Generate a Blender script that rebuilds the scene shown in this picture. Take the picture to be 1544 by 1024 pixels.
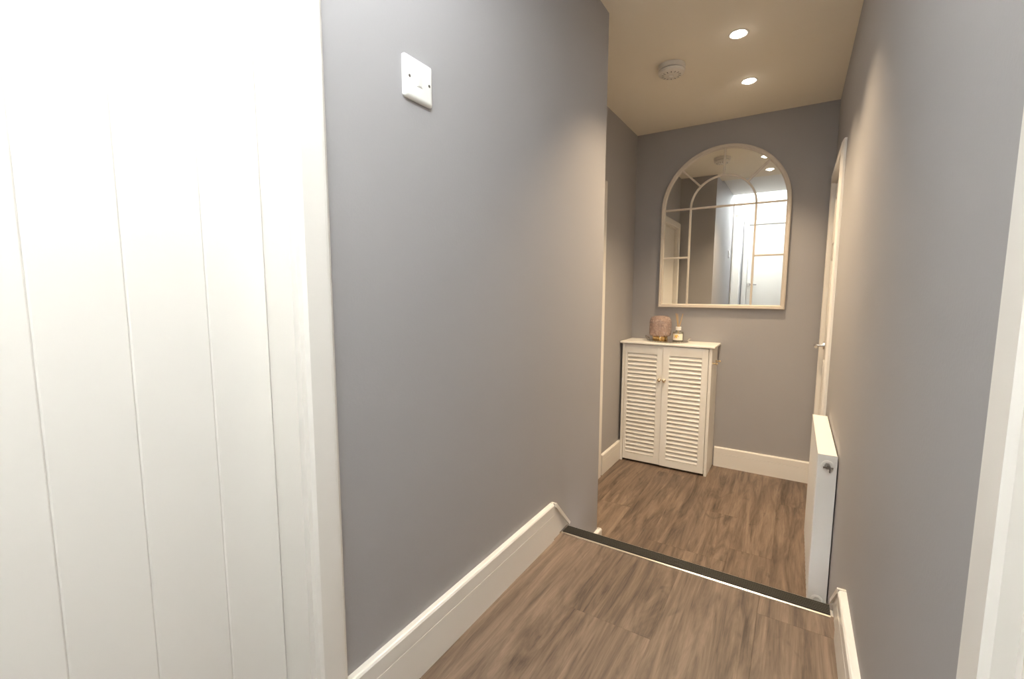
import bpy, bmesh, math, random
from mathutils import Vector, Matrix
random.seed(7)
for o in list(bpy.data.objects): bpy.data.objects.remove(o)
SC = bpy.context.scene
COL = SC.collection
PI = math.pi

# ------------------------------------------------------------------ measured layout (metres)
XL, XR = -0.7276, 0.1572          # corridor side walls
XREC = -1.0693                    # recessed wall on the left of the lower hall
YB = 3.4507                       # back wall
YE = 1.9104                       # end of the left wall
YT = 1.5203                       # step edge
ZC = 2.0728                       # ceiling of the lower hall
ZCU = 2.105                       # ceiling of the upper landing
ZL = -0.3279                      # lower floor
YEND = -0.80                      # wall behind the viewpoint
EYE = 0.924

# ------------------------------------------------------------------ camera
F, YAW, PITCH, ROLL = 678.4462, .5611, .1074, .0025
cam = bpy.data.cameras.new('camera'); camo = bpy.data.objects.new('camera', cam); COL.objects.link(camo)
cam.sensor_width = 36; cam.sensor_fit = 'HORIZONTAL'; cam.lens = F / 1544 * 36; cam.clip_start = .01
fw = Vector((-math.sin(YAW) * math.cos(PITCH), math.cos(YAW) * math.cos(PITCH), -math.sin(PITCH)))
rt = Vector((math.cos(YAW), math.sin(YAW), 0)); up = rt.cross(fw)
M3 = Matrix((rt, up, -fw)).transposed() @ Matrix.Rotation(ROLL, 3, 'Z')
camo.matrix_world = Matrix.Translation((0, 0, EYE)) @ M3.to_4x4()
SC.camera = camo

# ------------------------------------------------------------------ sky, portal, exposure
W = bpy.data.worlds.new('overcast_sky'); SC.world = W; W.use_nodes = True
bg = W.node_tree.nodes['Background']
bg.inputs[0].default_value = (.93, .955, .975, 1); bg.inputs[1].default_value = 26.5
pl = bpy.data.lights.new('skylight_portal', 'AREA'); pl.shape = 'RECTANGLE'; pl.size = .65; pl.size_y = 1.20
pl.cycles.is_portal = True
plo = bpy.data.objects.new('skylight_portal', pl); COL.objects.link(plo); plo.location = (XR + .09, -.1675, 2.49); plo.rotation_euler = (0, PI / 2, 0)
VS = SC.view_settings
VS.view_transform = 'Standard'; VS.look = 'None'; VS.gamma = 1; VS.use_curve_mapping = False
VS.exposure = 1.24
SPOT_W = 29.5
SPOT_COL = (1.0, .77, .50)

# ------------------------------------------------------------------ materials
MATS = {}
def mat(name, col, rough=.5, metal=0, spec=.5, bump=0, bscale=200, mottled=0, mscale=3, coat=0):
    m = bpy.data.materials.new(name); m.use_nodes = True; MATS[name] = m
    nt = m.node_tree; N = nt.nodes; L = nt.links; b = N['Principled BSDF']
    b.inputs['Base Color'].default_value = (*col, 1); b.inputs['Roughness'].default_value = rough
    b.inputs['Metallic'].default_value = metal; b.inputs['Specular IOR Level'].default_value = spec
    if coat: b.inputs['Coat Weight'].default_value = coat; b.inputs['Coat Roughness'].default_value = .15
    tc = N.new('ShaderNodeTexCoord')
    if mottled:
        n = N.new('ShaderNodeTexNoise'); n.inputs['Scale'].default_value = mscale; n.inputs['Detail'].default_value = 6
        r = N.new('ShaderNodeMapRange'); r.inputs[3].default_value = 1 - mottled; r.inputs[4].default_value = 1 + mottled
        x = N.new('ShaderNodeMix'); x.data_type = 'RGBA'; x.blend_type = 'MULTIPLY'; x.inputs[0].default_value = 1
        x.inputs[6].default_value = (*col, 1)
        L.new(tc.outputs['Object'], n.inputs[0]); L.new(n.outputs[0], r.inputs[0]); L.new(r.outputs[0], x.inputs[7])
        L.new(x.outputs[2], b.inputs['Base Color'])
    if bump:
        n = N.new('ShaderNodeTexNoise'); n.inputs['Scale'].default_value = bscale; n.inputs['Detail'].default_value = 3
        bp = N.new('ShaderNodeBump'); bp.inputs['Strength'].default_value = bump; bp.inputs['Distance'].default_value = .002
        L.new(tc.outputs['Object'], n.inputs[0]); L.new(n.outputs[0], bp.inputs['Height']); L.new(bp.outputs[0], b.inputs['Normal'])
    return m
mat('wall_paint', (.368, .356, .360), .62, bump=.12, bscale=160, mottled=.03, mscale=2.5)
mat('ceiling_paint', (.84, .78, .67), .8, bump=.08, bscale=120, mottled=.02)
mat('white_matt', (.82, .81, .79), .8, bump=.06, bscale=120)
mat('white_gloss', (.80, .767, .722), .32, bump=.04, bscale=60, mottled=.015)
mat('white_satin', (.85, .83, .79), .4, bump=.03, bscale=90)
mat('white_plastic', (.84, .83, .80), .3)
mat('detector_plastic', (.74, .70, .64), .45)
mat('radiator_enamel', (.80, .775, .74), .28)
mat('mirror_frame', (.64, .58, .51), .5, mottled=.05, mscale=30)
mat('mirror_glass', (.90, .91, .90), .0, 1)
mat('rubber', (.022, .019, .015), .55, bump=.3, bscale=500)
mat('aluminium', (.80, .77, .70), .28, 1)
mat('chrome', (.75, .74, .72), .15, 1)
mat('dark_chrome', (.30, .29, .28), .25, 1)
mat('brass', (.80, .66, .46), .25, 1)
mat('gold_tin', (.72, .52, .24), .25, 1, mottled=.1, mscale=40)
mat('silver_tray', (.72, .68, .62), .12, 1)
mat('reed', (.62, .40, .17), .7)
mat('label_paper', (.86, .80, .68), .6)
mat('label_yellow', (.85, .58, .10), .6)
mat('label_pink', (.72, .42, .38), .6)
mat('wax', (.88, .82, .72), .5)
mat('subfloor', (.10, .075, .055), .9)
mat('can_inner', (.45, .40, .34), .35, .6)
mat('dark_gap', (.03, .028, .025), .9)

def wood():
    m = bpy.data.materials.new('wood_plank'); m.use_nodes = True; MATS['wood_plank'] = m
    nt = m.node_tree; N = nt.nodes; L = nt.links; b = N['Principled BSDF']
    tc = N.new('ShaderNodeTexCoord'); oi = N.new('ShaderNodeObjectInfo')
    mul = N.new('ShaderNodeVectorMath'); mul.operation = 'SCALE'; mul.inputs[0].default_value = (37, 91, 13)
    L.new(oi.outputs['Random'], mul.inputs[3])
    add = N.new('ShaderNodeVectorMath'); L.new(tc.outputs['Object'], add.inputs[0]); L.new(mul.outputs[0], add.inputs[1])
    def noise(sc, scale, det, dist=0, rough=.55):
        mp = N.new('ShaderNodeMapping'); mp.inputs['Scale'].default_value = sc; L.new(add.outputs[0], mp.inputs[0])
        n = N.new('ShaderNodeTexNoise'); n.inputs['Scale'].default_value = scale; n.inputs['Detail'].default_value = det
        n.inputs['Distortion'].default_value = dist; n.inputs['Roughness'].default_value = rough
        L.new(mp.outputs[0], n.inputs[0]); return n
    broad = noise((9, 1.0, 1), 1.7, 6, 2.0, .6)
    grain = noise((48, 2.0, 1), 1.6, 7, 1.0, .72)
    fine = noise((260, 9, 1), 1.5, 3, 0)
    knots = noise((9, 3.2, 1), 1.2, 2, 2.2)
    def madd(a, k, c):
        x = N.new('ShaderNodeMath'); x.operation = 'MULTIPLY_ADD'; L.new(a, x.inputs[0]); x.inputs[1].default_value = k
        if isinstance(c, float): x.inputs[2].default_value = c
        else: L.new(c, x.inputs[2])
        return x.outputs[0]
    v = madd(broad.outputs[0], 1.25, -.61)
    v = madd(grain.outputs[0], .62, v)
    v = madd(fine.outputs[0], .20, v)
    v = madd(oi.outputs['Random'], .12, v)
    cr = N.new('ShaderNodeValToRGB'); L.new(v, cr.inputs[0])
    e = cr.color_ramp.elements; e[0].position = .18; e[0].color = (.060, .042, .031, 1); e[1].position = .78; e[1].color = (.275, .202, .150, 1)
    q = cr.color_ramp.elements.new(.45); q.color = (.158, .112, .082, 1)
    kr = N.new('ShaderNodeMapRange'); L.new(knots.outputs[0], kr.inputs[0]); kr.inputs[1].default_value = .62; kr.inputs[2].default_value = .76
    kr.inputs[3].default_value = 0; kr.inputs[4].default_value = .55
    mx = N.new('ShaderNodeMix'); mx.data_type = 'RGBA'; L.new(kr.outputs[0], mx.inputs[0]); L.new(cr.outputs[0], mx.inputs[6])
    mx.inputs[7].default_value = (.055, .040, .030, 1)
    L.new(mx.outputs[2], b.inputs['Base Color'])
    b.inputs['Roughness'].default_value = .42; b.inputs['Specular IOR Level'].default_value = .4
    bp = N.new('ShaderNodeBump'); bp.inputs['Strength'].default_value = .25; bp.inputs['Distance'].default_value = .001
    L.new(grain.outputs[0], bp.inputs['Height']); L.new(bp.outputs[0], b.inputs['Normal'])
wood()

def glassy(name, tint, fac_rough=.02, spec=.12, milky=0, milkcol=(1, 1, 1)):
    m = bpy.data.materials.new(name); m.use_nodes = True; MATS[name] = m
    nt = m.node_tree; N = nt.nodes; L = nt.links; N.remove(N['Principled BSDF']); out = N['Material Output']
    t = N.new('ShaderNodeBsdfTransparent'); t.inputs[0].default_value = (*tint, 1)
    g = N.new('ShaderNodeBsdfGlossy'); g.inputs['Roughness'].default_value = fac_rough
    lw = N.new('ShaderNodeLayerWeight'); lw.inputs[0].default_value = .25
    mr = N.new('ShaderNodeMapRange'); L.new(lw.outputs['Fresnel'], mr.inputs[0]); mr.inputs[3].default_value = spec * .4; mr.inputs[4].default_value = min(1, spec * 4)
    mx = N.new('ShaderNodeMixShader'); L.new(mr.outputs[0], mx.inputs[0]); L.new(t.outputs[0], mx.inputs[1]); L.new(g.outputs[0], mx.inputs[2])
    last = mx.outputs[0]
    if milky:
        d = N.new('ShaderNodeBsdfPrincipled'); d.inputs['Base Color'].default_value = (*milkcol, 1); d.inputs['Roughness'].default_value = .1
        tc = N.new('ShaderNodeTexCoord'); n = N.new('ShaderNodeTexNoise'); n.inputs['Scale'].default_value = 45; n.inputs['Detail'].default_value = 4
        n.inputs['Distortion'].default_value = 1.5
        L.new(tc.outputs['Object'], n.inputs[0])
        r = N.new('ShaderNodeMapRange'); r.inputs[1].default_value = .3; r.inputs[2].default_value = .7
        r.inputs[3].default_value = milky * .5; r.inputs[4].default_value = min(1, milky * 1.5); L.new(n.outputs[0], r.inputs[0])
        m2 = N.new('ShaderNodeMixShader'); L.new(r.outputs[0], m2.inputs[0]); L.new(last, m2.inputs[1]); L.new(d.outputs[0], m2.inputs[2]); last = m2.outputs[0]
    L.new(last, out.inputs[0])
glassy('window_glass', (.96, .98, .98))
glassy('pink_glass', (.94, .85, .82), .08, .20, .26, (.80, .66, .60))
glassy('clear_glass', (.93, .93, .90), .03, .2, .08, (.8, .78, .7))

def emit(name, col, s):
    m = bpy.data.materials.new(name); m.use_nodes = True; MATS[name] = m
    b = m.node_tree.nodes['Principled BSDF']; b.inputs['Emission Color'].default_value = (*col, 1); b.inputs['Emission Strength'].default_value = s
emit('lamp_lens', (1, .93, .82), 14)

# ------------------------------------------------------------------ mesh helpers
def link(name, bm, m, parent=None, smooth=False, loc=(0, 0, 0)):
    me = bpy.data.meshes.new(name)
    bmesh.ops.recalc_face_normals(bm, faces=bm.faces[:])
    bm.to_mesh(me); bm.free()
    for k in (m if isinstance(m, (list, tuple)) else [m]): me.materials.append(MATS[k])
    if smooth:
        for p in me.polygons: p.use_smooth = True
        try: me.set_sharp_from_angle(angle=math.radians(35))
        except Exception: pass
    o = bpy.data.objects.new(name, me); COL.objects.link(o); o.location = loc
    if parent: o.parent = parent
    return o
def tag(o, label=None, cat=None, group=None, kind=None):
    if label: o['label'] = label
    if cat: o['category'] = cat
    if group: o['group'] = group
    if kind: o['kind'] = kind
    return o
def empty(name, loc=(0, 0, 0)):
    o = bpy.data.objects.new(name, None); COL.objects.link(o); o.location = loc; o.empty_display_size = .05; return o
def box(bm, x0, x1, y0, y1, z0, z1, bev=0, seg=1):
    t = bmesh.new()
    v = [t.verts.new((x, y, z)) for x in (x0, x1) for y in (y0, y1) for z in (z0, z1)]
    for q in ((0, 1, 3, 2), (4, 6, 7, 5), (0, 4, 5, 1), (2, 3, 7, 6), (0, 2, 6, 4), (1, 5, 7, 3)): t.faces.new([v[i] for i in q])
    if bev: bmesh.ops.bevel(t, geom=t.edges[:], offset=bev, segments=seg, profile=.5, affect='EDGES')
    merge(bm, t); return bm
def merge(bm, t):
    me = bpy.data.meshes.new('tmp'); t.to_mesh(me); t.free(); bm.from_mesh(me); bpy.data.meshes.remove(me)
def BX(*a, **k): return box(bmesh.new(), *a, **k)
def cyl(bm, p0, p1, r0, r1=None, n=20, caps=True):
    r1 = r0 if r1 is None else r1
    p0 = Vector(p0); p1 = Vector(p1); d = (p1 - p0).normalized()
    a = d.orthogonal().normalized(); b = d.cross(a)
    A = [bm.verts.new(p0 + (a * math.cos(2 * PI * i / n) + b * math.sin(2 * PI * i / n)) * r0) for i in range(n)]
    B = [bm.verts.new(p1 + (a * math.cos(2 * PI * i / n) + b * math.sin(2 * PI * i / n)) * r1) for i in range(n)]
    for i in range(n): bm.faces.new((A[i], A[(i + 1) % n], B[(i + 1) % n], B[i]))
    if caps: bm.faces.new(A[::-1]); bm.faces.new(B)
    return bm
def lathe(bm, prof, axis='Z', o=(0, 0, 0), n=32, sx=1, sy=1):
    """prof: list of (r, h); axis = direction of h"""
    o = Vector(o); rings = []
    def P(r, h, a):
        c, s = r * math.cos(a) * sx, r * math.sin(a) * sy
        if axis == 'Z': return o + Vector((c, s, h))
        if axis == 'Y': return o + Vector((c, h, s))
        return o + Vector((h, c, s))
    for r, h in prof:
        if r < 1e-6: rings.append([bm.verts.new(P(0, h, 0))])
        else: rings.append([bm.verts.new(P(r, h, 2 * PI * i / n)) for i in range(n)])
    for A, B in zip(rings, rings[1:]):
        for i in range(n):
            j = (i + 1) % n
            if len(A) == 1 and len(B) == 1: continue
            if len(A) == 1: bm.faces.new((A[0], B[j], B[i]))
            elif len(B) == 1: bm.faces.new((A[i], A[j], B[0]))
            else: bm.faces.new((A[i], A[j], B[j], B[i]))
    return bm
def sweep(bm, path, prof, mp, closed=False):
    """path: 2-D points (u,v); prof: closed polygon of (offset to the left of travel, w); mp(u,v,w) -> xyz; mitred."""
    n = len(path); rings = []
    P = [Vector(p) for p in path]
    for i in range(n):
        dn = (P[(i + 1) % n] - P[i]) if (closed or i < n - 1) else (P[i] - P[i - 1])
        dp = (P[i] - P[i - 1]) if (closed or i > 0) else dn
        dn = dn.normalized(); dp = dp.normalized()
        n1 = Vector((-dp.y, dp.x)); n2 = Vector((-dn.y, dn.x)); m = (n1 + n2)
        m = m / max(1e-6, m.dot(n1)) if m.length > 1e-6 else n1
        rings.append([bm.verts.new(mp(*(P[i] + m * a), w)) for a, w in prof])
    k = len(prof)
    for i in range(n if closed else n - 1):
        A, B = rings[i], rings[(i + 1) % n]
        for j in range(k): bm.faces.new((A[j], A[(j + 1) % k], B[(j + 1) % k], B[j]))
    if not closed: bm.faces.new(rings[0]); bm.faces.new(rings[-1][::-1])
    return bm
def prism(bm, poly, mp, w0, w1):
    A = [bm.verts.new(mp(u, v, w0)) for u, v in poly]; B = [bm.verts.new(mp(u, v, w1)) for u, v in poly]
    n = len(poly); bm.faces.new(A); bm.faces.new(B[::-1])
    for i in range(n): bm.faces.new((A[i], A[(i + 1) % n], B[(i + 1) % n], B[i]))
    return bm
def struct(name, bm, m, label, cat, parent=None, **k):
    o = link(name, bm, m, parent, **k)
    return tag(o, label, cat, kind='structure')

# ------------------------------------------------------------------ shell
BOT = ZL - .12
TOPW = 2.30
b = bmesh.new()
box(b, -1.25, XL, .47, YE, BOT, TOPW)                      # main run beside the step
box(b, -1.25, XL, -.33, .47, 2.0, TOPW); box(b, -1.25, -.86, -.33, .47, BOT, 2.0)
box(b, -1.25, XL, YEND - .15, -.33, BOT, TOPW)
struct('wall_left', b, 'wall_paint', 'long grey painted wall carrying the light switch', 'wall')
b = bmesh.new()
box(b, -1.25, XREC, 2.77, YB, BOT, TOPW); box(b, -1.25, XREC, YE, 1.99, BOT, TOPW); box(b, -1.25, XREC, 1.99, 2.77, 1.56, TOPW)
box(b, -1.25, -1.14, 1.99, 2.77, BOT, 1.56)
struct('wall_recess', b, 'wall_paint', 'narrow grey wall set back on the left of the cabinet', 'wall')
struct('wall_back', BX(-1.25, .40, YB, YB + .15, BOT, TOPW), 'wall_paint', 'dark grey end wall behind mirror and cabinet', 'wall')
b = bmesh.new()
box(b, XR, .40, .465, 2.71, BOT, TOPW); box(b, XR, .40, 3.37, YB, BOT, TOPW); box(b, XR, .40, 2.71, 3.37, 1.575, TOPW); box(b, .26, .40, 2.71, 3.37, BOT, 1.575)
box(b, XR, .40, -.29, .465, 2.0, 2.13); box(b, .26, .40, -.29, .465, BOT, 2.0); box(b, XR, .40, YEND - .15, -.29, BOT, 2.13)
struct('wall_right', b, 'wall_paint', 'grey painted wall above the radiator', 'wall')
b = bmesh.new()
box(b, XL, -.66, YEND - .15, YEND, BOT, 2.19); box(b, .10, XR, YEND - .15, YEND, BOT, 2.19); box(b, -.66, .10, YEND - .15, YEND, 1.92, 2.19)
box(b, -.66, .10, YEND - .15, YEND - .08, BOT, 1.92)
struct('wall_front', b, 'wall_paint', 'grey wall with white door seen only in the mirror', 'wall')

# lower ceiling with round cut-outs for the lamps
LAMPS = [(-.288, 2.895), (-.288, 2.360), (-.280, 1.87)]
RH = .0335
def plate_with_holes(x0, x1, y0, y1, z, zt, holes):
    bm = bmesh.new(); ed = []
    def loop(pts):
        v = [bm.verts.new(p) for p in pts]
        for i in range(len(v)): ed.append(bm.edges.new((v[i], v[(i + 1) % len(v)])))
    loop([(x0, y0, z), (x1, y0, z), (x1, y1, z), (x0, y1, z)])
    for hx, hy in holes: loop([(hx + RH * math.cos(2 * PI * i / 32), hy + RH * math.sin(2 * PI * i / 32), z) for i in range(32)])
    bmesh.ops.triangle_fill(bm, edges=ed, use_beauty=True)
    t = bmesh.new(); v = [t.verts.new((x, y, zz)) for x, y in ((x0, y0), (x1, y0), (x1, y1), (x0, y1)) for zz in (z, zt)]
    for i in range(4):
        a, c = i * 2, ((i + 1) % 4) * 2; t.faces.new((v[a], v[c], v[c + 1], v[a + 1]))
    t.faces.new((v[1], v[3], v[5], v[7])); merge(bm, t)
    return bm
struct('ceiling', plate_with_holes(XREC, XR, 1.60, YB, ZC, TOPW, LAMPS), 'ceiling_paint', 'off-white lower hall ceiling with recessed lamps', 'ceiling')
b = bmesh.new()
SY1, WY0, WY1, WZ0, WZ1 = .58, YEND, .465, 2.13, 2.85       # raised light well with a high side window over the near end of the landing
box(b, XL, XR, SY1, 1.60, ZCU, TOPW); box(b, XL, XR, SY1, SY1 + .05, TOPW, 2.95)
box(b, XL - .06, XR + .2, YEND - .15, SY1 + .05, 2.95, 3.02)
struct('ceiling_landing', b, 'white_matt', 'white landing ceiling and light well seen in the mirror', 'ceiling')
struct('wall_well_left', BX(XL - .06, XL, YEND - .15, SY1 + .05, TOPW, 2.95), 'white_matt', 'white upper wall of the light well above the boarded door', 'wall')
b = bmesh.new(); box(b, XR, XR + .1, WY1, SY1 + .05, TOPW, 2.95); box(b, XR, XR + .1, YEND - .15, WY1, WZ1, 2.95); box(b, XR, XR + .1, YEND - .15, YEND, WZ0, WZ1)
struct('wall_well_right', b, 'white_matt', 'white upper wall of the light well around its window', 'wall')
struct('wall_well_front', BX(XL, XR, YEND - .15, YEND, 2.19, 2.95), 'white_matt', 'white wall above the grey band over the reflected door', 'wall')
w = tag(empty('window_1', (XR + .03, (WY0 + WY1) / 2, (WZ0 + WZ1) / 2)), 'high white framed side window lighting the landing', 'window', kind='structure')
hy, hz = (WY1 - WY0) / 2, (WZ1 - WZ0) / 2
mpW = lambda u, v, q: (q, u, v)
b = bmesh.new(); sweep(b, [(-hy, -hz), (hy, -hz), (hy, hz), (-hy, hz)], [(0, 0), (.035, 0), (.035, .05), (0, .05)], mpW, True)
link('window_frame', b, 'white_gloss', w)
link('glazing_bar', BX(.0, .05, -.015, .015, -hz + .035, hz - .035), 'white_gloss', w)
for ya, yb in ((-hy + .033, -.014), (.014, hy - .033)): link('pane', BX(.02, .026, ya, yb, -hz + .033, hz - .033), 'window_glass', w)

# ------------------------------------------------------------------ floors, planks, step
fl = struct('floor', BX(XL, XR, YEND, YT - .02, -.16, -.006), 'subfloor', 'upper landing floor of greyish brown wood planks', 'floor')
fl2 = struct('floor_lower', BX(XREC, XR, YT + .03, YB, ZL - .10, ZL - .006), 'subfloor', 'lower hall floor of brown wood planks', 'floor')
def planks(parent, rows, y0, y1, ztop, x0, x1):
    for xa, xb, joints in rows:
        xa, xb = max(xa, x0), min(xb, x1)
        ys = [y0] + [j for j in joints if y0 < j < y1] + [y1]
        for ya, yb in zip(ys, ys[1:]):
            g = .0001; hx, hy = (xb - xa) / 2 - g, (yb - ya) / 2 - g
            o = link('floor_plank', BX(-hx, hx, -hy, hy, -.006, 0, bev=.0004), 'wood_plank', parent, loc=((xa + xb) / 2, (ya + yb) / 2, ztop))
planks(fl, [(-.74, -.507, (.35,)), (-.507, -.275, (-.06, 1.136)), (-.275, -.042, (.70,)), (-.042, .19, (.2, 1.40))], YEND, YT - .02, 0, XL, XR)
lr = [(-1.105, -.925, (2.05, 3.27)), (-.925, -.745, (2.489,)), (-.745, -.565, (1.9, 3.12)), (-.565, -.385, (2.2,)), (-.385, -.205, (2.20, 2.687)),
      (-.205, -.025, (2.335,)), (-.025, .16, (1.78, 3.0))]
planks(fl2, lr, YT + .03, YB, ZL, XREC, XR)
# intermediate tread below the nosing (out of the camera's sight line)
st = tag(empty('step', (0, YT, ZL)), 'single wooden step down to the lower hall', 'step', kind='structure')
link('tread', BX(XL + .001, XR - .001, .032, .27, .15, .164, bev=.002), 'wood_plank', st)
link('riser', BX(XL + .001, XR - .001, .032, .25, 0, .149), 'white_gloss', st)
link('upper_riser', BX(XL + .001, XR - .001, -.02, .03, .166, -ZL - .012), 'white_gloss', st)
ns = tag(empty('stair_nosing', (0, YT, 0)), 'black ribbed stair nosing strip edged with bright metal', 'stair nosing')
b = bmesh.new()
xa, xb = XL + .020, XR - .020
prism(b, [(-.031, .0), (-.031, .003), (-.026, .0042), (.028, .0042), (.033, .002), (.033, -.030), (.030, -.030), (.030, -.002), (-.020, -.002), (-.020, 0)],
      lambda u, v, q: (q, u, v), xa, xb)
link('metal_edge', b, 'aluminium', ns)
b = bmesh.new()
box(b, xa + .0005, xb - .0005, -.025, .026, .004, .0062, bev=.0008)
for k in range(6): box(b, xa + .001, xb - .001, -.0225 + k * .008, -.0185 + k * .008, .006, .0074)
link('rubber_insert', b, 'rubber', ns)

# ------------------------------------------------------------------ baseboards
BH, BTk = .142, .018
BPROF = [(0, 0), (BTk, 0), (BTk, .0985), (BTk - .003, .0998), (BTk, .1011), (BTk, .136), (BTk - .003, .1405), (BTk - .006, BH), (0, BH)]
def baseboard(name, p0, p1, z, nrm, label):
    """extrudes the profile from p0 to p1 (xy), nrm = xy direction into the room"""
    bm = bmesh.new(); A = []; B = []
    for a, h in BPROF:
        A.append(bm.verts.new((p0[0] + nrm[0] * a, p0[1] + nrm[1] * a, z + h))); B.append(bm.verts.new((p1[0] + nrm[0] * a, p1[1] + nrm[1] * a, z + h)))
    n = len(A); bm.faces.new(A); bm.faces.new(B[::-1])
    for i in range(n): bm.faces.new((A[i], A[(i + 1) % n], B[(i + 1) % n], B[i]))
    return struct(name, bm, 'white_gloss', label, 'baseboard')
bl = baseboard('baseboard_left', (XL, .527), (XL, 1.427), 0, (1, 0), 'white moulded skirting board below the light switch wall')
def raked(par, x, sgn, y0):
    mp = lambda u, v, q: (x + sgn * q, u, v); d = y0 - 1.430
    b = bmesh.new()
    prism(b, [(y0, 0.0), (1.4835, 0.0), (1.4835, .005), (1.540, .008), (1.562, .004), (1.562, .006), (y0 + .014, .130), (y0, .139)], mp, 0, .0135)
    ra = link('raked_end', b, 'white_gloss', par)
    b = bmesh.new(); prism(b, [(y0, .128), (y0, .143), (y0 + .015, .139), (1.570, .010), (1.562, .002), (y0 + .011, .124)], mp, 0, .019)
    link('raked_cap', b, 'white_gloss', ra)
raked(bl, XL, 1, 1.430)
br = baseboard('baseboard_right', (XR, .527), (XR, 1.398), 0, (-1, 0), 'white skirting board at the bottom right beside the step')
raked(br, XR, -1, 1.400)
baseboard('baseboard_recess', (XREC, 2.832), (XREC, YB), ZL, (1, 0), 'short white skirting board left of the cabinet')
baseboard('baseboard_back', (-.436, YB), (XR, YB), ZL, (0, -1), 'white skirting board between cabinet and radiator')
baseboard('baseboard_right_lower', (XR, 1.80), (XR, 2.648), ZL, (-1, 0), 'white skirting board on the wall behind the radiator')
bb = baseboard('baseboard_corner', (XL, 1.80), (XL, YE + BTk), ZL, (1, 0), 'white skirting corner peeking above the black nosing')
b = bmesh.new(); A = []; B = []
for a, h in BPROF:
    A.append(b.verts.new((XL + a, YE + a, ZL + h))); B.append(b.verts.new((XREC + .022, YE + a, ZL + h)))
for i in range(len(A)): b.faces.new((A[i], A[(i + 1) % len(A)], B[(i + 1) % len(A)], B[i]))
link('return_board', b, 'white_gloss', bb)

# ------------------------------------------------------------------ doors
APROF = [(0, 0), (0, .014), (.006, .019), (.048, .019), (.050, .0165), (.053, .0165), (.056, .015), (.062, .010), (.062, 0)]   # offset outwards, proud
def architrave(par, mp, u0, u1, z0, z1, name='architrave', flip=False):
    """opening u0..u1 wide, z1 high: three mitred lengths, each its own part"""
    outer = .062
    for seg in range(3):
        bm = bmesh.new(); rings = []
        corners = {0: ((u0, z0), (u0, z1)), 1: ((u0, z1), (u1, z1)), 2: ((u1, z1), (u1, z0))}[seg]
        for (u, v) in corners:
            su = -1 if u == u0 else 1; sv = 0 if v == z0 else 1
            ring = []
            for a, q in APROF:
                du = su * a; dv = a if sv else 0
                ring.append(bm.verts.new(mp(u + du, v + dv, q)))
            rings.append(ring)
        k = len(APROF)
        for j in range(k): bm.faces.new((rings[0][j], rings[0][(j + 1) % k], rings[1][(j + 1) % k], rings[1][j]))
        bm.faces.new(rings[0]); bm.faces.new(rings[1][::-1])
        link(name, bm, 'white_gloss', par)
def lever(par, mp, u, z, du, m='chrome', proud=0):
    """round rose + lever; du = direction of the lever along u"""
    bm = bmesh.new()
    def v3(a, h, q): return Vector(mp(a, h, q))
    cyl(bm, v3(u, z, proud), v3(u, z, proud + .007), .025, .024, 24)
    cyl(bm, v3(u, z, proud + .006), v3(u, z, proud + .045), .010, .009, 16)
    h = link('handle', bm, m, par, smooth=True)
    bm = bmesh.new(); pts = [(0, 0, .042), (.02, 0, .047), (.06, .001, .048), (.105, -.001, .045)]
    for a, c in zip(pts, pts[1:]):
        cyl(bm, v3(u + du * a[0], z + a[1], proud + a[2]), v3(u + du * c[0], z + c[1], proud + c[2]), .009, .0085, 14)
    link('lever', bm, m, h, smooth=True)
def panel_door(par, mp, u0, u1, z0, z1, depth, rows):
    """flat slab with raised-and-fielded panels; depth = position of the face along the proud axis"""
    link('door_leaf', box_mp(mp, u0 + .003, u1 - .003, z0 + .005, z1 - .003, depth - .035, depth), 'white_gloss', par)
    wd = (u1 - u0)
    for za, zb in rows:
        for c in range(2):
            a = u0 + .10 + c * (wd / 2 - .05); e = a + wd / 2 - .15
            bm = bmesh.new(); sweep(bm, [(a, za), (e, za), (e, zb), (a, zb)], [(0, depth), (.006, depth + .006), (.014, depth + .004), (.020, depth)], mp, True)
            link('panel_moulding', bm, 'white_gloss', par)
def box_mp(mp, u0, u1, v0, v1, w0, w1):
    return prism(bmesh.new(), [(u0, v0), (u1, v0), (u1, v1), (u0, v1)], mp, w0, w1)
def lining(par, mp, u0, u1, z0, z1, depth):
    t = .010
    for (a, c, d, e) in ((u0, u0 + t, z0, z1), (u1 - t, u1, z0, z1), (u0 + t, u1 - t, z1 - t, z1)):
        link('lining', box_mp(mp, a, c, d, e, -depth, .001), 'white_gloss', par)
    link('light_stop_sill', box_mp(mp, u0, u1, z0 - .1, z0 + .003, -depth - .02, -.0005), 'wood_plank', par)  # added floor strip, keeps sky light from leaking in under the door

# door_1: tongue and groove door in the left wall, nearest the camera
mpL = lambda u, v, q: (XL + q, u, v)
d1 = tag(empty('door_1', (0, 0, 0)), 'tall white boarded door filling the left of the view', 'door', kind='structure')
architrave(d1, mpL, -.325, .463, 0, 1.995)
lining(d1, mpL, -.33, .463, 0, 2.0, .12)
seams = [.4526, .356, .252, .154, .050, -.054, -.158, -.262, -.316]
FACE = -.078
for yb_, ya_ in zip(seams, seams[1:]):
    bm = bmesh.new(); e = .0022
    prism(bm, [(ya_ + .0001, FACE - .03), (ya_ + .0001, FACE - e * .7), (ya_ + e, FACE), (yb_ - e, FACE), (yb_ - .0001, FACE - e * .7), (yb_ - .0001, FACE - .03)],
          lambda u, v, q: (XL + v, u, q), .006, 1.985)
    link('door_board', bm, 'white_gloss', d1)
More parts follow.
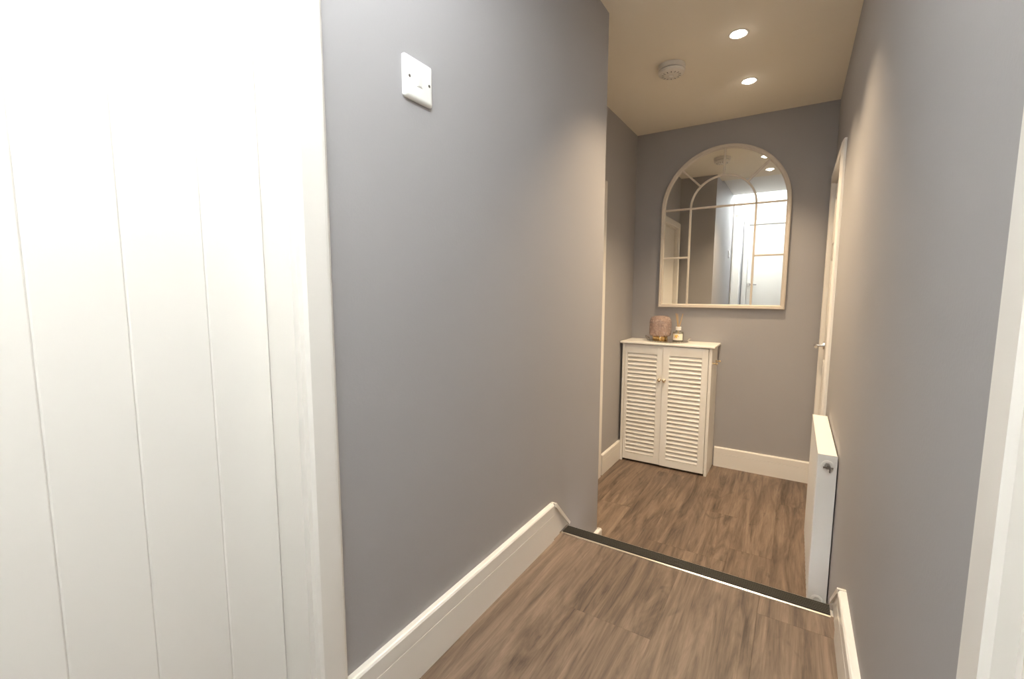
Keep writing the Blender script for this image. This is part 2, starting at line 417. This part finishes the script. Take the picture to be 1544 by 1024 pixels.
# door_5: doorway beside the camera in the right wall
mpR = lambda u, v, q: (XR - q, u, v)
d5 = tag(empty('door_5', (0, 0, 0)), 'white door frame at the far right edge of the view', 'door', kind='structure')
architrave(d5, mpR, -.28, .464, 0, 1.99)
lining(d5, mpR, -.29, .465, 0, 2.0, .10)
panel_door(d5, mpR, -.28, .455, 0, 1.985, -.05, ((.2, .85), (1.05, 1.8)))
# door_2: right wall of the lower hall
d2 = tag(empty('door_2', (0, 0, 0)), 'white panelled door in the right wall beyond the radiator', 'door', kind='structure')
architrave(d2, mpR, 2.714, 3.366, ZL, 1.571)
lining(d2, mpR, 2.71, 3.37, ZL, 1.575, .10)
panel_door(d2, mpR, 2.722, 3.358, ZL, 1.563, -.006, ((ZL + .2, ZL + .85), (ZL + 1.05, ZL + 1.45), (ZL + 1.52, ZL + 1.8)))
lever(d2, mpR, 3.30, .60, -1, 'chrome', -.004)
# door_3: recess wall, seen in the mirror and as a sliver beside the left wall
mpC = lambda u, v, q: (XREC + q, u, v)
d3 = tag(empty('door_3', (0, 0, 0)), 'white door in the recess, reflected at the mirror lower left', 'door', kind='structure')
architrave(d3, mpC, 1.992, 2.756, ZL, 1.558)
lining(d3, mpC, 1.99, 2.77, ZL, 1.56, .07)
link('door_leaf', box_mp(mpC, 2.003, 2.757, ZL + .005, 1.547, -.06, -.025), 'white_gloss', d3)
# door_4: end of the landing, seen in the mirror
mpF = lambda u, v, q: (u, YEND + q, v)
d4 = tag(empty('door_4', (0, 0, 0)), 'white door with chrome lever reflected in the mirror right side', 'door', kind='structure')
architrave(d4, mpF, -.655, .094, 0, 1.915)
lining(d4, mpF, -.66, .10, 0, 1.92, .078)
panel_door(d4, mpF, -.648, .088, 0, 1.908, -.02, ())
lever(d4, mpF, -.618, 1.03, 1, 'chrome', -.02)

# ------------------------------------------------------------------ cabinet
CX0, CX1, CYF, CZ = -1.050, -.446, 3.188, .565
c = tag(empty('louvre_cabinet', ((CX0 + CX1) / 2, (CYF + YB) / 2, ZL)), 'slim white cabinet with two louvred doors below the mirror', 'cabinet')
ox, oy, oz = c.location
def cp(name, bm, m, parent=c, **k):
    bmesh.ops.translate(bm, verts=bm.verts[:], vec=(-ox, -oy, -oz)); return link(name, bm, m, parent, **k)
T = .018
cp('side_panel', BX(CX0, CX0 + T, CYF, YB - .004, ZL, CZ - .016, bev=.001), 'white_satin')
cp('side_panel', BX(CX1 - T, CX1, CYF, YB - .004, ZL, CZ - .016, bev=.001), 'white_satin')
cp('back_panel', BX(CX0 + T, CX1 - T, YB - .012, YB - .005, ZL + .03, CZ - .016), 'white_satin')
cp('bottom_panel', BX(CX0 + T, CX1 - T, CYF + .03, YB - .013, ZL + .03, ZL + .046), 'white_satin')
for z in (ZL + .32, ZL + .6): cp('shelf', BX(CX0 + T, CX1 - T, CYF + .04, YB - .013, z, z + .014), 'white_satin')
cp('top', BX(XREC + .003, CX1 + .018, CYF - .014, YB - .002, CZ - .015, CZ, bev=.004, seg=2), 'white_satin')
def louvre_door(x0, x1, la, lb, z0, z1, yo):
    t = .017; y0, y1 = CYF + yo, CYF + yo + t
    zt, zb = .482, -.262
    bm = bmesh.new()
    box(bm, x0, la, y0, y1, z0, z1, bev=.0012); box(bm, lb, x1, y0, y1, z0, z1, bev=.0012)
    d = cp('door', bm, 'white_satin')
    for za, ze in ((zt, z1), (z0, zb)): cp('rail', BX(la - .0005, lb + .0005, y0 + .0006, y1 - .0006, za, ze), 'white_satin', d)
    cp('backing', BX(la, lb, y1 - .003, y1 - .0012, zb, zt), 'white_satin', d)
    n = 25; p = (zt - zb) / n
    me = None
    for k in range(n):
        zc = zb + (k + .5) * p
        if me is None:
            bm = bmesh.new(); hx = (lb - la) / 2
            prism(bm, [(-.0085, -p * .42), (-.0085, -p * .25), (-.006, -p * .16), (.009, p * .56), (.011, p * .50), (.011, p * .36), (-.004, -p * .40)],
                  lambda u, v, q: (q, u, v), -hx, hx)
            s = link('slat', bm, 'white_satin', d); me = s.data
        else:
            s = bpy.data.objects.new('slat', me); COL.objects.link(s); s.parent = d
        s.location = ((la + lb) / 2 - ox, (y0 + y1) / 2 - oy + .0005, zc - oz)
    return d
zb0, zt0 = ZL + .016, CZ - .020
dl = louvre_door(CX0 + T + .002, -.7615, -1.010, -.803, zb0, zt0, .004)
dr = louvre_door(-.7595, CX1 - T - .003, -.717, -.507, zb0, zt0, -.003)
def knob(x, y, z, par):
    bm = bmesh.new(); lathe(bm, [(.010, 0), (.010, -.003), (.005, -.005), (.005, -.010), (.010, -.014), (.0125, -.019), (.011, -.024), (.006, -.0265), (0, -.027)], 'Y', (x, y, z), 20)
    cp('knob', bm, 'brass', par, smooth=True)
knob(-.779, CYF + .004, .306, dl); knob(-.745, CYF - .003, .306, dr)
# little rail with two ball posts on the side panel
b = bmesh.new(); cyl(b, (CX1 + .016, 3.232, .445), (CX1 + .016, 3.368, .445), .003, n=10); rr = cp('side_rail', b, 'brass', smooth=True)
for y in (3.232, 3.368):
    b = bmesh.new()
    lathe(b, [(.008, 0), (.008, .002), (.0045, .003), (.0045, .018), (.007, .020), (.0085, .026), (.006, .032), (0, .0345)], 'X', (CX1, y, .445), 14)
    cp('post', b, 'brass', rr, smooth=True)

# ------------------------------------------------------------------ mirror
MX, MZ0, MZS, MR = -.4635, .808, 1.505, .404
mi = tag(empty('arched_mirror', (MX, YB, MZ0)), 'arched window style mirror in a cream frame on the back wall', 'mirror')
mpM = lambda u, v, q: (u, -q, v)
zs = MZS - MZ0
arc = [(MR * math.cos(PI * i / 48), zs + MR * math.sin(PI * i / 48)) for i in range(49)]
path = [(MR, 0)] + arc + [(-MR, 0)]          # counter-clockwise: left of travel = inside
b = bmesh.new(); sweep(b, path, [(0, .002), (0, .026), (.004, .030), (.010, .030), (.012, .027), (.020, .027), (.027, .017), (.027, .002)], mpM, True)
link('frame', b, 'mirror_frame', mi)
inner = [(u * (MR - .02) / MR, zs + (v - zs) * (MR - .02) / MR) for u, v in arc]
b = bmesh.new(); prism(b, [(MR - .02, .02)] + inner + [(-(MR - .02), .02)], mpM, .003, .012); link('mirror_glass', b, 'mirror_glass', mi)
BP = [(-.0065, .0115), (-.0065, .018), (-.004, .021), (.004, .021), (.0065, .018), (.0065, .0115)]
RI = .205
def bar(pts, name='glazing_bar'):
    bm = bmesh.new(); sweep(bm, pts, BP, mpM); link(name, bm, 'mirror_frame', mi)
bar([(-RI, .022), (-RI, zs)]); bar([(RI, .022), (RI, zs)])
bar([(-MR + .022, zs), (MR - .022, zs)])
z2 = 1.164 - MZ0
bar([(-MR + .022, z2), (-RI - .006, z2)]); bar([(RI + .006, z2), (MR - .022, z2)])
for a in (45, 90, 135):
    a = math.radians(a); bar([((RI + .005) * math.cos(a), zs + (RI + .005) * math.sin(a)), ((MR - .022) * math.cos(a), zs + (MR - .022) * math.sin(a))])
bar([(RI * math.cos(PI * i / 32), zs + RI * math.sin(PI * i / 32)) for i in range(33)], 'glazing_arch')

# ------------------------------------------------------------------ radiator
RY0, RY1, RZ0, RZ1, RXF, RXB = 1.852, 2.456, -.192, .362, .096, .150
r = tag(empty('radiator', (.125, RY0, RZ0)), 'white panel radiator on the right wall beside the step', 'radiator')
def rp(name, bm, m, parent=r, **k):
    bmesh.ops.translate(bm, verts=bm.verts[:], vec=(-.125, -RY0, -RZ0)); return link(name, bm, m, parent, **k)
b = bmesh.new(); prof = []; N_ = 17
pitch = (RY1 - RY0 - .02) / N_
for k in range(N_):
    y = RY0 + .01 + k * pitch
    prof += [(y, .006), (y + pitch * .2, 0), (y + pitch * .7, 0), (y + pitch * .9, .006)]
prof = [(RY0 + .002, .006)] + prof + [(RY1 - .002, .006), (RY1 - .002, .012), (RY0 + .002, .012)]
prism(b, prof, lambda u, v, q: (RXF + v, u, q), RZ0, RZ1 - .004)
rp('front_panel', b, 'radiator_enamel')
rp('back_panel', BX(RXB - .010, RXB, RY0 + .003, RY1 - .003, RZ0 + .01, RZ1 - .006, bev=.002), 'radiator_enamel')
for y0 in (RY0, RY1 - .0025):
    e = rp('end_panel', BX(RXF + .001, RXB + .004, y0, y0 + .0025, RZ0 + .002, RZ1, bev=.001), 'radiator_enamel')
g = BX(RXF + .002, RXB + .003, RY0 + .004, RY1 - .004, RZ1 - .006, RZ1 - .002, bev=.001)
g = rp('top_grille', g, 'radiator_enamel')
b = bmesh.new()
box(b, RXF, RXB + .004, RY0 - .0005, RY0 + .003, RZ1 - .012, RZ1 + .002, bev=.001); box(b, RXF, RXF + .003, RY0, RY1, RZ1 - .012, RZ1 + .002, bev=.001)
rp('grille_lip', b, 'radiator_enamel', g)
for zz, nm in ((RZ1 - .036, 'vent_plug'), (RZ0 + .02, 'valve_union')):
    b = bmesh.new(); lathe(b, [(.0185, 0), (.0185, -.0025), (.0155, -.004), (.0125, -.004), (.0125, -.001), (0, -.001)], 'Y', (.126, RY0, zz), 28)
    v = rp('boss', b, 'radiator_enamel', smooth=True)
    b = bmesh.new()
    if nm == 'vent_plug':
        lathe(b, [(.0095, -.001), (.0095, -.014), (.008, -.018), (.0045, -.019), (.0045, -.026), (0, -.026)], 'Y', (.126, RY0, zz), 6)
        vp = rp(nm, b, 'dark_chrome', v)
        b = bmesh.new(); box(b, .113, .142, RY0 - .021, RY0 - .017, zz - .004, zz + .001, bev=.0005); box(b, .130, .1345, RY0 - .023, RY0 - .016, zz - .018, zz + .001, bev=.001)
        rp('vent_key', b, 'dark_chrome', v)
    else:
        lathe(b, [(.011, -.001), (.011, -.012), (.0135, -.013), (.0135, -.026), (.010, -.028), (0, -.028)], 'Y', (.126, RY0, zz), 6)
        rp(nm, b, 'chrome', v)
        b = bmesh.new(); cyl(b, (.126, RY0 - .02, zz), (.126, RY0 - .02, ZL + .166), .0075, n=14); cyl(b, (.126, RY0 - .02, zz - .014), (.126, RY0 - .02, zz + .012), .011, n=16)
        rp('pipe', b, 'chrome', v, smooth=True)
for y in (RY0 + .1, RY1 - .1):
    rp('bracket', BX(RXB, XR, y - .015, y + .015, RZ0 + .04, RZ1 - .04), 'radiator_enamel')

# ------------------------------------------------------------------ light switch
s = tag(empty('light_switch', (XL, .7645, 1.376)), 'white square single light switch on the grey wall', 'light switch')
b = bmesh.new(); R, hs = .006, .0435
def rr_pts(h, r, n=6):
    P = []
    for cx, cy, a0 in ((h - r, h - r, 0), (-h + r, h - r, 90), (-h + r, -h + r, 180), (h - r, -h + r, 270)):
        for i in range(n + 1):
            a = math.radians(a0 + 90 * i / n); P.append((cx + r * math.cos(a), cy + r * math.sin(a)))
    return P
rings = []
for h, q in ((hs, 0), (hs, .004), (hs - .0015, .0065), (hs - .006, .0085), (hs - .009, .0090)):
    rings.append([b.verts.new((q, u, v)) for u, v in rr_pts(h, R)])
for A, B in zip(rings, rings[1:]):
    for i in range(len(A)): b.faces.new((A[i], A[(i + 1) % len(A)], B[(i + 1) % len(A)], B[i]))
b.faces.new(rings[-1]); b.faces.new(rings[0][::-1])
link('plate', b, 'white_plastic', s, smooth=True)
b = bmesh.new(); box(b, .0085, .0098, -.0085, .0085, -.0135, .0135, bev=.0004); link('rocker_surround', b, 'white_plastic', s)
b = bmesh.new(); prism(b, [(-.0115, .0097), (-.0115, .0105), (.0115, .0135), (.0115, .0097)], lambda u, v, q: (v, q, u), -.0055, .0055); link('rocker', b, 'white_plastic', s)
for y in (-.0302, .0302):
    b = bmesh.new(); lathe(b, [(.0032, .0088), (.0032, .0094), (.0022, .0098), (0, .0098)], 'X', (0, y, 0), 14); link('screw', b, 'chrome', s)

# ------------------------------------------------------------------ downlights and smoke detector
LL = ['recessed ceiling downlight nearest the mirror wall', 'recessed ceiling downlight between the other two, top of the view', 'recessed ceiling downlight seen only as reflection in the mirror']
for (lx, ly), lab in zip(LAMPS, LL):
    d = tag(empty('downlight', (lx, ly, ZC)), lab, 'downlight', 'recessed downlights along the hall ceiling')
    b = bmesh.new(); lathe(b, [(.0325, .001), (.0325, -.0005), (.036, -.003), (.041, -.002), (.0425, 0), (.0425, .0005)], 'Z', n=40); link('trim_ring', b, 'white_plastic', d, smooth=True)
    b = bmesh.new(); lathe(b, [(.0325, .0), (.031, .012), (.0295, .02), (.0295, .05), (0, .05)], 'Z', n=40); link('can', b, 'can_inner', d, smooth=True)
    b = bmesh.new(); lathe(b, [(.0265, .016), (.0262, .006), (.0235, -.003), (.0175, -.0095), (.009, -.0130), (0, -.0140)], 'Z', n=32); link('lamp', b, 'lamp_lens', d, smooth=True)
    L_ = bpy.data.lights.new('lamp_beam', 'SPOT'); L_.energy = SPOT_W; L_.color = SPOT_COL; L_.spot_size = math.radians(99); L_.spot_blend = .62; L_.shadow_soft_size = .025
    lo = bpy.data.objects.new('lamp_beam', L_); COL.objects.link(lo); lo.parent = d; lo.location = (0, 0, -.017)
sd = tag(empty('smoke_detector', (-.610, 2.500, ZC)), 'round white smoke detector on the ceiling', 'smoke detector')
b = bmesh.new(); lathe(b, [(0, 0), (.066, 0), (.067, -.004), (.067, -.022), (.064, -.024), (0, -.024)], 'Z', n=48); link('base', b, 'detector_plastic', sd, smooth=True)
b = bmesh.new(); lathe(b, [(.060, -.0235), (.060, -.027)], 'Z', n=48); link('vent_gap', b, 'dark_gap', sd)
b = bmesh.new(); lathe(b, [(.0, -.0265), (.063, -.0265), (.065, -.029), (.062, -.040), (.052, -.046), (.028, -.049), (0, -.0495)], 'Z', n=48); cv = link('cover', b, 'detector_plastic', sd, smooth=True)
for k in range(14):
    a = 2 * PI * k / 14; b = bmesh.new()
    cyl(b, (.034 * math.cos(a), .034 * math.sin(a), -.0465), (.047 * math.cos(a), .047 * math.sin(a), -.0458), .0022, n=6); link('slot', b, 'dark_gap', cv)
b = bmesh.new(); lathe(b, [(.011, -.048), (.011, -.0505), (0, -.0508)], 'Z', n=20); link('test_button', b, 'white_plastic', cv)

# ------------------------------------------------------------------ ornaments on the cabinet
TZ = CZ
tx, ty = -.766, 3.318
t = tag(empty('mirrored_tray', (tx, ty, TZ)), 'oval silver mirrored tray on the white cabinet top', 'tray')
b = bmesh.new(); lathe(b, [(0, .010), (.134, .010), (.137, .008), (.137, .004), (.132, .003), (0, .003)], 'Z', n=64, sy=.76); link('plate', b, 'silver_tray', t, smooth=True)
for k in range(4):
    a = PI / 4 + k * PI / 2; b = bmesh.new(); lathe(b, [(0, 0), (.007, 0), (.006, .003), (0, .003)], 'Z', (.1 * math.cos(a), .07 * math.sin(a), 0), 12); link('foot', b, 'silver_tray', t)
for k in range(40):
    a = 2 * PI * k / 40; b = bmesh.new()
    lathe(b, [(0, -.0042), (.003, -.003), (.0042, 0), (.003, .003), (0, .0042)], 'Z', (.139 * math.cos(a), .139 * .76 * math.sin(a), .0055), 8); link('bead', b, 'chrome', t, smooth=True)
for sx in (-1, 1):
    b = bmesh.new(); pts = [(sx * (.136 + .020 * math.sin(PI * i / 10)), -.028 + .056 * i / 10, .014 + .022 * math.sin(PI * i / 10)) for i in range(11)]
    for p, q in zip(pts, pts[1:]): cyl(b, p, q, .0035, n=8)
    link('handle', b, 'chrome', t, smooth=True)
SURF = TZ + .0101
k = tag(empty('dome_candle_holder', (-.818, 3.318, SURF)), 'pink mottled glass dome on a round gold base on tray', 'candle holder')
b = bmesh.new(); lathe(b, [(0, 0), (.050, 0), (.053, .003), (.054, .008), (.051, .012), (.051, .020), (.053, .024), (.056, .027), (.050, .029), (0, .029)], 'Z', n=40); link('base', b, 'gold_tin', k, smooth=True)
b = bmesh.new()
lathe(b, [(.056, .028), (.070, .032), (.0755, .042), (.0765, .060), (.0765, .128), (.0735, .148), (.064, .163), (.045, .173), (.020, .1765), (0, .177)], 'Z', n=48)
lathe(b, [(.056, .030), (.068, .035), (.0725, .046), (.0725, .128), (.069, .146), (.060, .159), (.043, .169), (.020, .1725), (0, .173)], 'Z', n=48)
link('glass_dome', b, 'pink_glass', k, smooth=True)
b = bmesh.new(); lathe(b, [(0, .0292), (.024, .0292), (.024, .058), (.020, .060), (0, .059)], 'Z', n=24); link('candle', b, 'wax', k, smooth=True)
b = bmesh.new(); lathe(b, [(0, -.004), (.005, -.003), (.007, 0), (.005, .003), (0, .004)], 'Y', (.012, -.054, .026), 8); link('clasp', b, 'chrome', k)
dfx, dfy = -.693, 3.318
f = tag(empty('reed_diffuser', (dfx, dfy, SURF)), 'small glass reed diffuser with three wooden sticks on tray', 'reed diffuser')
b = bmesh.new(); lathe(b, [(0, 0), (.033, 0), (.0365, .004), (.0365, .056), (.033, .064), (.020, .068), (.0175, .072), (.0175, .080), (.0145, .080), (.0145, .070), (.018, .064), (.031, .060), (.0335, .054), (.0335, .006), (0, .005)], 'Z', n=36)
link('bottle', b, 'clear_glass', f, smooth=True)
b = bmesh.new(); lathe(b, [(0, .0055), (.033, .0062), (.033, .044), (0, .044)], 'Z', n=32); link('oil', b, 'wax', f, smooth=True)
b = bmesh.new(); lathe(b, [(.013, .076), (.019, .076), (.019, .098), (.017, .100), (.012, .100), (.012, .080)], 'Z', n=28); link('collar', b, 'white_plastic', f, smooth=True)
b = bmesh.new(); n = 16
def lab(bm, a0, a1, z0, z1, r, n=14):
    A = [bm.verts.new((r * math.cos(a0 + (a1 - a0) * i / n), r * math.sin(a0 + (a1 - a0) * i / n), z0)) for i in range(n + 1)]
    B = [bm.verts.new((r * math.cos(a0 + (a1 - a0) * i / n), r * math.sin(a0 + (a1 - a0) * i / n), z1)) for i in range(n + 1)]
    for i in range(n): bm.faces.new((A[i], A[i + 1], B[i + 1], B[i]))
lab(b, math.radians(215), math.radians(335), .008, .052, .0369); lp = link('label', b, 'label_paper', f, smooth=True)
for (a, z, rad, m_) in ((255, .036, .008, 'label_yellow'), (272, .040, .007, 'label_yellow'), (246, .027, .006, 'label_pink'), (264, .028, .007, 'label_yellow'), (284, .034, .005, 'label_pink')):
    b = bmesh.new(); rr_ = .0372; cv_ = b.verts.new((rr_ * math.cos(math.radians(a)), rr_ * math.sin(math.radians(a)), z)); ring = []
    for i in range(15):
        th = 2 * PI * i / 15; q = rad * (1 if i % 3 else .6); aa = math.radians(a) + q * math.cos(th) / rr_
        ring.append(b.verts.new((rr_ * math.cos(aa), rr_ * math.sin(aa), z + q * math.sin(th))))
    for i in range(15): b.faces.new((cv_, ring[i], ring[(i + 1) % 15]))
    link('printed_flower', b, m_, lp)
for (dx, dy, h) in ((-.021, .004, .195), (-.008, -.006, .192), (.026, .003, .193)):
    b = bmesh.new(); cyl(b, (-dx * .25, -dy * .25, .045), (dx, dy, h), .0024, n=8); link('reed', b, 'reed', f)
